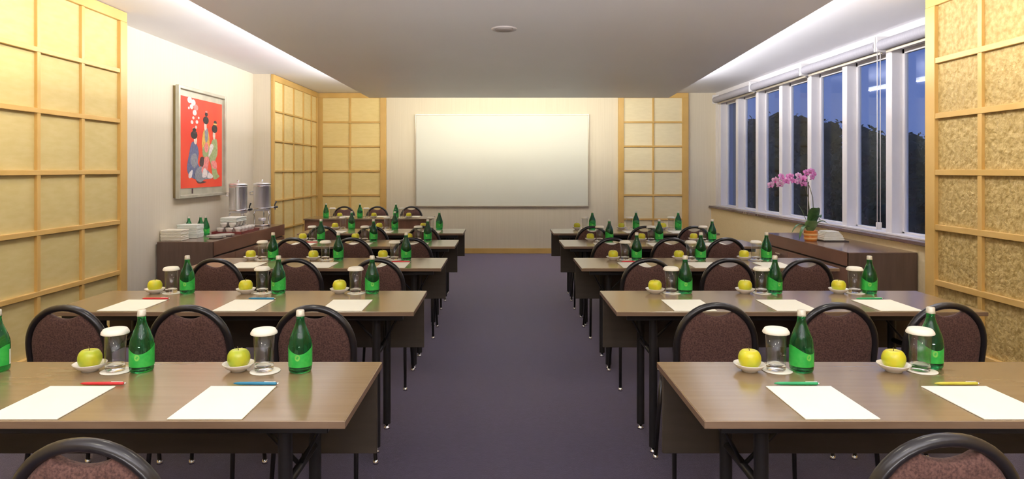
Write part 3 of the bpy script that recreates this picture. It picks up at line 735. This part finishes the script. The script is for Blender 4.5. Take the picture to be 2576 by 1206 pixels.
# ---------------------------------------------------------------- orchid and things beside it
t = thing('potted_orchid', (3.125, 6.86, SZ)); tag(t, 'pink orchid in an orange pot on the right sideboard', 'orchid')
pot = MB().lathe([(.0, .004), (.05, .004), (.052, .0), (.056, .0), (.062, .02), (.067, .10), (.069, .105), (.066, .107), (.060, .09), (.0, .085)], 28, cap=False).build('pot', M['orange_pot'], t)
MB().lathe([(.0605, .014), (.066, .020), (.067, .032), (.062, .036)], 28, cap=False).lathe([(.064, .055), (.0695, .060), (.070, .072), (.066, .077)], 28, cap=False).build('band', M['orange_light'], pot)
MB().lathe([(.0, .088), (.03, .094), (.058, .088), (.06, .08)], 20, cap=False).build('potting_bark', M['bark'], t)
def leaf(base, direction, length, width, droop, m, lift=.0):
    b = MB(); n = 10; d = Vector(direction).normalized(); sdir = d.cross(Vector((0, 0, 1))).normalized(); vs = []
    for i in range(n + 1):
        u = i / n
        p = Vector(base) + d * length * u * (1 - .15 * u) + Vector((0, 0, lift * u - droop * u * u))
        w = width * (sin(pi * min(1, u * .93 + .07)) ** .6) * .5
        for k in (-1, -.5, 0, .5, 1): vs.append(p + sdir * w * k + Vector((0, 0, .25 * w * k * k)))
    for v in list(vs): vs.append(v - Vector((0, 0, .0022)))
    N = (n + 1) * 5; fs = []
    for i in range(n):
        for k in range(4):
            q = i * 5 + k; fs.append((q, q + 1, q + 6, q + 5)); fs.append((N + q, N + q + 5, N + q + 6, N + q + 1))
        fs.append((i * 5, i * 5 + 5, N + i * 5 + 5, N + i * 5)); fs.append((i * 5 + 4, N + i * 5 + 4, N + i * 5 + 9, i * 5 + 9))
    b.add(vs, fs, True); return b.build('leaf', m, t)
leaf((-.01, -.01, .09), (-.25, -1, .0), .11, .12, .07, M['leaf_light'], .19)
leaf((0, 0, .10), (.12, -1, .0), .12, .125, .22, M['leaf'], .46)
leaf((.01, .02, .10), (.4, -.8, .0), .14, .11, .30, M['leaf'], .44)
leaf((-.01, 0, .10), (-.25, .1, .0), .13, .10, .16, M['leaf'], .43)
leaf((0, 0, .10), (.9, -.3, .0), .18, .07, .22, M['leaf'], .30)
leaf((0, 0, .10), (-1, -.1, .0), .24, .045, .32, M['leaf'], .30)
leaf((0, 0, .10), (-1, .25, .0), .20, .036, .26, M['leaf'], .26)
leaf((0, 0, .10), (-.8, -.6, .0), .26, .040, .38, M['leaf'], .30)
st1 = [(0, 0, .10), (-.01, 0, .28), (-.03, -.01, .44), (-.07, -.02, .56), (-.15, -.03, .625), (-.25, -.03, .635), (-.34, -.03, .605), (-.41, -.03, .56), (-.43, -.03, .50)]
st2 = [(.01, 0, .10), (.03, .0, .26), (.02, 0, .44), (-.02, -.01, .56), (-.07, -.01, .64), (-.05, -.02, .69), (.0, -.03, .70)]
MB().tube(st1, [.004, .004, .0035, .003, .003, .0025, .002, .0015, .001], 7).build('flower_stem', M['twig'], t)
MB().tube(st2, [.004, .004, .0035, .003, .003, .0025, .002], 7).build('flower_stem', M['twig'], t)
MB().tube([(-.02, .01, .10), (-.02, .01, .60)], .005, 7).build('support_stick', M['bark'], t)
fr_ = random.Random(5)
def flower(c, sc, yaw, pitch, m):
    R = Matrix.Rotation(yaw, 4, 'Z') @ Matrix.Rotation(pitch, 4, 'X')
    b = MB()
    def petal(ang, L, w, off=0):
        vs = []; n = 6
        for i in range(n + 1):
            u = i / n; ww = w * sin(pi * min(1, .12 + u * .84)) ** .7 * .5
            for k in (-1, -.4, .4, 1):
                x, z, yy = ww * k, L * u + .004, -.010 * sin(pi * u) + off + .15 * ww * abs(k)
                vs.append(Vector(c) + R @ Vector((x * cos(ang) + z * sin(ang), yy, z * cos(ang) - x * sin(ang))) * sc)
        b.add(vs, [(i * 4 + k, i * 4 + k + 1, i * 4 + k + 5, i * 4 + k + 4) for i in range(n) for k in range(3)], True)
    for a in (0, radians(125), radians(-125)): petal(a, .034, .022)
    for a in (radians(62), radians(-62)): petal(a, .038, .040, -.002)
    fo = b.build('flower', m, t)
    l = MB(); 
    vs = [Vector(c) + R @ Vector(p) * sc for p in ((0, -.012, .004), (-.008, -.006, -.004), (.008, -.006, -.004), (-.006, -.014, -.015), (.006, -.014, -.015), (0, -.020, -.010))]
    l.add(vs, [(0, 1, 2), (0, 1, 5), (0, 2, 5), (1, 3, 5), (2, 4, 5), (3, 4, 5), (1, 2, 4, 3)]); l.build('lip', M['magenta'], fo)
fl = [(-.42, .565, 1.1, 1), (-.37, .61, 1.2, 1), (-.335, .575, 1.1, 1), (-.31, .645, 1.15, 0), (-.265, .605, 1.1, 0), (-.225, .65, 1.05, 0), (-.14, .60, 1.0, 1), (-.145, .655, 1.15, 1), (-.09, .63, 1.0, 0), (-.08, .575, .9, 0), (-.055, .685, 1.15, 0), (-.01, .70, 1.1, 0), (-.01, .645, 1.05, 0), (.025, .675, .9, 0), (-.19, .605, .85, 0)]
for x, z, sc, p in fl: flower((x, -.035 + fr_.uniform(-.02, .02), z), sc, fr_.uniform(-.6, .6), fr_.uniform(-.3, .3), M['pink_pale'] if p else M['pink'])
# notepads on a dark tray beside the orchid
o = MB().box(-.11, .13, -.14, .14, 0, .009).build('document_tray', M['panel'], bevel=.002); o.location = (3.335, 6.90, SZ + .0005); tag(o, 'thin dark tray beside the orchid pot', 'tray')
t = thing('linen_stack', (3.325, 6.90, SZ + .0100)); tag(t, 'stack of cream folded linen on the tray beside the orchid', 'linen')
zz = 0
for k, (w, h) in enumerate(((.21, .018), (.20, .018), (.19, .016), (.17, .014), (.15, .012), (.13, .012))):
    MB().box(-w / 2, w / 2, -.12 + k * .006, .12 - k * .01, zz + .0006, zz + h).build('folded_sheet', M['linen'], t, bevel=.004); zz += h

# ================================================================= PICTURE
PX = XL_W
t = thing('framed_picture', (PX, 7.12, 1.144)); tag(t, 'red picture of three kimono figures in a silver frame on the left wall', 'picture')
PW, PH = 1.22, 1.21
MB().box(0, .030, .01, PW - .01, .01, PH - .01).build('frame_back', M['gold_side'], t, bevel=.002)
mb = MB(); f = .035
mb.box(.028, .070, 0, f, 0, PH).box(.028, .070, PW - f, PW, 0, PH).box(.028, .070, f, PW - f, 0, f).box(.028, .070, f, PW - f, PH - f, PH)
mb.build('frame', M['silver_frame'], t, bevel=.004)
mt_ = MB().box(.028, .036, f, PW - f, f, PH - f).build('mount', M['silver_frame'], t)
cv = MB().box(.034, .044, .055, PW - .075, .108, PH - .105).build('canvas', M['red'], t)
# painted shapes, flat on the canvas: a = across (0 near .. 1 far), b = up
PC = {}
def paint(name, col):
    if name not in PC: PC[name] = mat('paint_' + name, col, .6, noise=((40, 40, 40), tuple(min(1, c * 1.35 + .02) for c in col), 3))
    return PC[name]
HAIR, SKIN = paint('black', (.015, .012, .012)), paint('skin', (.80, .62, .52))
BLUE, GREY, WHITE, YEL, GRN, PNK, DRK = paint('indigo', (.10, .11, .20)), paint('grey', (.22, .22, .24)), paint('white', (.75, .66, .64)), paint('gold', (.62, .38, .08)), paint('sage', (.30, .34, .15)), paint('rose', (.70, .22, .20)), paint('umber', (.06, .03, .03))
CA0, CA1, CB0, CB1 = .055, PW - .075, .108, PH - .105
lay_n = [0]
def blob(owner, m, pts, name=None):
    """smooth closed outline through pts in canvas fractions"""
    n = len(pts); out = []
    for i in range(n):
        p0, p1, p2, p3 = [pts[(i + k - 1) % n] for k in range(4)]
        for s_ in range(4):
            u = s_ / 4
            out.append(tuple(.5 * ((2 * p1[j]) + (-p0[j] + p2[j]) * u + (2 * p0[j] - 5 * p1[j] + 4 * p2[j] - p3[j]) * u * u + (-p0[j] + 3 * p1[j] - 3 * p2[j] + p3[j]) * u ** 3) for j in (0, 1)))
    lay_n[0] += 1
    x = .0442 + lay_n[0] * .00006
    owner.setdefault(m.name, (m, []))[1].append([(x, CA0 + a * (CA1 - CA0), CB0 + b * (CB1 - CB0)) for a, b in out])
def ell(a, b, ra, rb, n=8): return [(a + ra * cos(2 * pi * i / n), b + rb * sin(2 * pi * i / n)) for i in range(n)]
def emit(owner, name):
    ms = [v[0] for v in owner.values()]; mb = MB()
    for k, (m, polys) in enumerate(owner.values()):
        mb.cur = k
        for p in polys: mb.add(p, [tuple(range(len(p)))])
    mb.build(name, ms, cv)
# blossom branch top left
br = {}
pr = random.Random(11)
for (a, b, r) in ((.22, .97, .05), (.30, .95, .05), (.36, .90, .05), (.26, .90, .04), (.33, .84, .045), (.30, .78, .025), (.38, .74, .03), (.27, .73, .03), (.36, .68, .025), (.30, .66, .02), (.20, .88, .02), (.42, .79, .02)):
    blob(br, WHITE if pr.random() < .7 else PNK, ell(a, b, r, r * .7, 7))
emit(br, 'painted_blossom')
# kneeling figure on the left, in indigo
g = {}
blob(g, BLUE, [(.26, .50), (.36, .50), (.42, .40), (.40, .28), (.46, .20), (.38, .10), (.22, .13), (.16, .22), (.20, .36)])
blob(g, GREY, [(.26, .36), (.36, .38), (.40, .28), (.32, .22), (.24, .28)])
blob(g, WHITE, [(.20, .16), (.28, .20), (.26, .12), (.20, .11)])
blob(g, SKIN, ell(.345, .535, .035, .05)); blob(g, HAIR, ell(.315, .59, .075, .045)); blob(g, HAIR, ell(.32, .645, .04, .022)); blob(g, DRK, ell(.33, .62, .05, .012))
emit(g, 'painted_figure')
g = {}
blob(g, YEL, [(.54, .66), (.64, .66), (.68, .52), (.66, .40), (.54, .38), (.49, .50)])
blob(g, GREY, [(.56, .66), (.63, .68), (.64, .56), (.58, .52)]); blob(g, GRN, [(.52, .46), (.66, .48), (.66, .34), (.52, .36)])
blob(g, PNK, ell(.60, .46, .05, .06)); blob(g, SKIN, ell(.575, .705, .032, .05)); blob(g, HAIR, ell(.59, .775, .068, .045)); blob(g, HAIR, ell(.60, .845, .035, .025)); blob(g, PNK, ell(.60, .875, .03, .010))
emit(g, 'painted_figure')
g = {}
blob(g, GRN, [(.76, .56), (.86, .56), (.88, .40), (.82, .30), (.88, .16), (.93, .12), (.78, .09), (.72, .24), (.66, .36), (.70, .48)])
blob(g, PNK, [(.72, .30), (.84, .30), (.86, .22), (.76, .22)]); blob(g, WHITE, [(.70, .50), (.78, .48), (.70, .38), (.65, .36)])
blob(g, SKIN, ell(.79, .615, .033, .055)); blob(g, HAIR, ell(.805, .69, .07, .05)); blob(g, HAIR, ell(.82, .765, .038, .025)); blob(g, YEL, ell(.82, .745, .05, .010))
emit(g, 'painted_figure')
g = {}
blob(g, DRK, [(.32, .16), (.48, .08), (.60, .06), (.40, .05)]); blob(g, GREY, [(.36, .20), (.50, .24), (.70, .16), (.72, .10), (.56, .09), (.46, .06), (.34, .10)])
blob(g, PNK, [(.56, .34), (.66, .34), (.62, .20), (.54, .14), (.48, .20)]); blob(g, WHITE, [(.54, .22), (.62, .18), (.60, .12), (.50, .12)]); blob(g, DRK, [(.46, .34), (.54, .34), (.52, .24), (.44, .26)])
blob(g, WHITE, [(.66, .17), (.76, .13), (.73, .10), (.62, .11)])
emit(g, 'painted_robe')
MB().box(.036, .041, .36, .385, .045, .10).build('signature_seal', DRK, mt_)

# ================================================================= OUTSIDE
struct(MB().box(4.2, 140, -20, 200, -4.1, -4.0).build('ground', M['ground']), 'dark ground outside, a storey below the windows')
def tree(x, y, top, rad, label, seed):
    rr = random.Random(seed)
    t = thing('tree', (x, y, -4.0)); tag(t, label, 'tree', 'dark trees beyond the windows')
    H = top + 4.0
    MB().tube([(0, 0, 0), (.1, 0, H * .35), (-.1, .1, H * .7)], [.35, .28, .15], 8).build('trunk', M['bark'], t)
    b = MB(); cl = []
    for k in range(30):
        u = rr.random(); z = H * (.10 + .85 * u); w = rad * (1.1 - .6 * max(0, u - .35) / .65)
        a = rr.uniform(0, 2 * pi); q = w * math.sqrt(rr.random()) * .8
        cl.append((q * cos(a), q * sin(a), z, rr.uniform(.7, 1.25) * rad * .33))
    cl.append((0, 0, H - rad * .3, rad * .33))
    for cx, cy, cz, cr in cl:
        for i in range(95):
            d = Vector((rr.gauss(0, 1), rr.gauss(0, 1), rr.gauss(0, .75))).normalized() * cr * (rr.random() ** .35)
            p = Vector((cx, cy, cz)) + d; s_ = rr.uniform(.10, .24)
            u = Vector((rr.gauss(0, 1), rr.gauss(0, 1), rr.gauss(0, 1))).normalized(); v = u.cross(Vector((rr.gauss(0, 1), rr.gauss(0, 1), rr.gauss(0, 1)))).normalized()
            b.add([p - u * s_, p - v * s_ * .5, p + u * s_, p + v * s_ * .5], [(0, 1, 2, 3)])
        b.lathe([(.01, -cr * .75), (cr * .5, -cr * .5), (cr * .66, 0), (cr * .5, cr * .5), (.01, cr * .75)], 8, (cx, cy, cz), cap=False)
    b.build('foliage', M['foliage'], t)
def at(px, D): return ((px - 1265) / 1700 * D, D)
TR = [(1855, 62, 5.6, 4.6, 'dark tree seen through the farthest window'), (1905, 50, 4.9, 3.6, 'tall dark tree seen left of the orchid through the window'),
      (1955, 44, 4.6, 2.9, 'dark tree seen just above the left orchid blossoms'), (2015, 40, 4.35, 2.6, 'dark tree seen behind the upper orchid blossoms'),
      (2090, 36, 3.75, 2.4, 'rounded dark tree seen right of the orchid'), (2165, 33, 3.35, 2.1, 'loose-crowned tree seen through the third window from the right'),
      (2205, 40, 3.3, 2.0, 'small ragged tree beside the loose-crowned tree'), (2245, 30, 2.2, 2.2, 'low dark tree behind the white window post'),
      (2310, 27, 2.15, 2.0, 'low dark tree in the window beside the brown paper screen'), (2400, 25, 2.3, 2.2, 'dark tree mostly hidden by the brown paper screen'),
      (2060, 70, 5.0, 5.0, 'distant dark tree filling the gap behind the orchid'), (2270, 60, 3.4, 5.0, 'distant low tree line at the right end of the windows')]
for k, (px, D, top, rad, lab) in enumerate(TR):
    x, y = at(px, D); tree(x, y, top + D * .012, rad, lab, 20 + k)
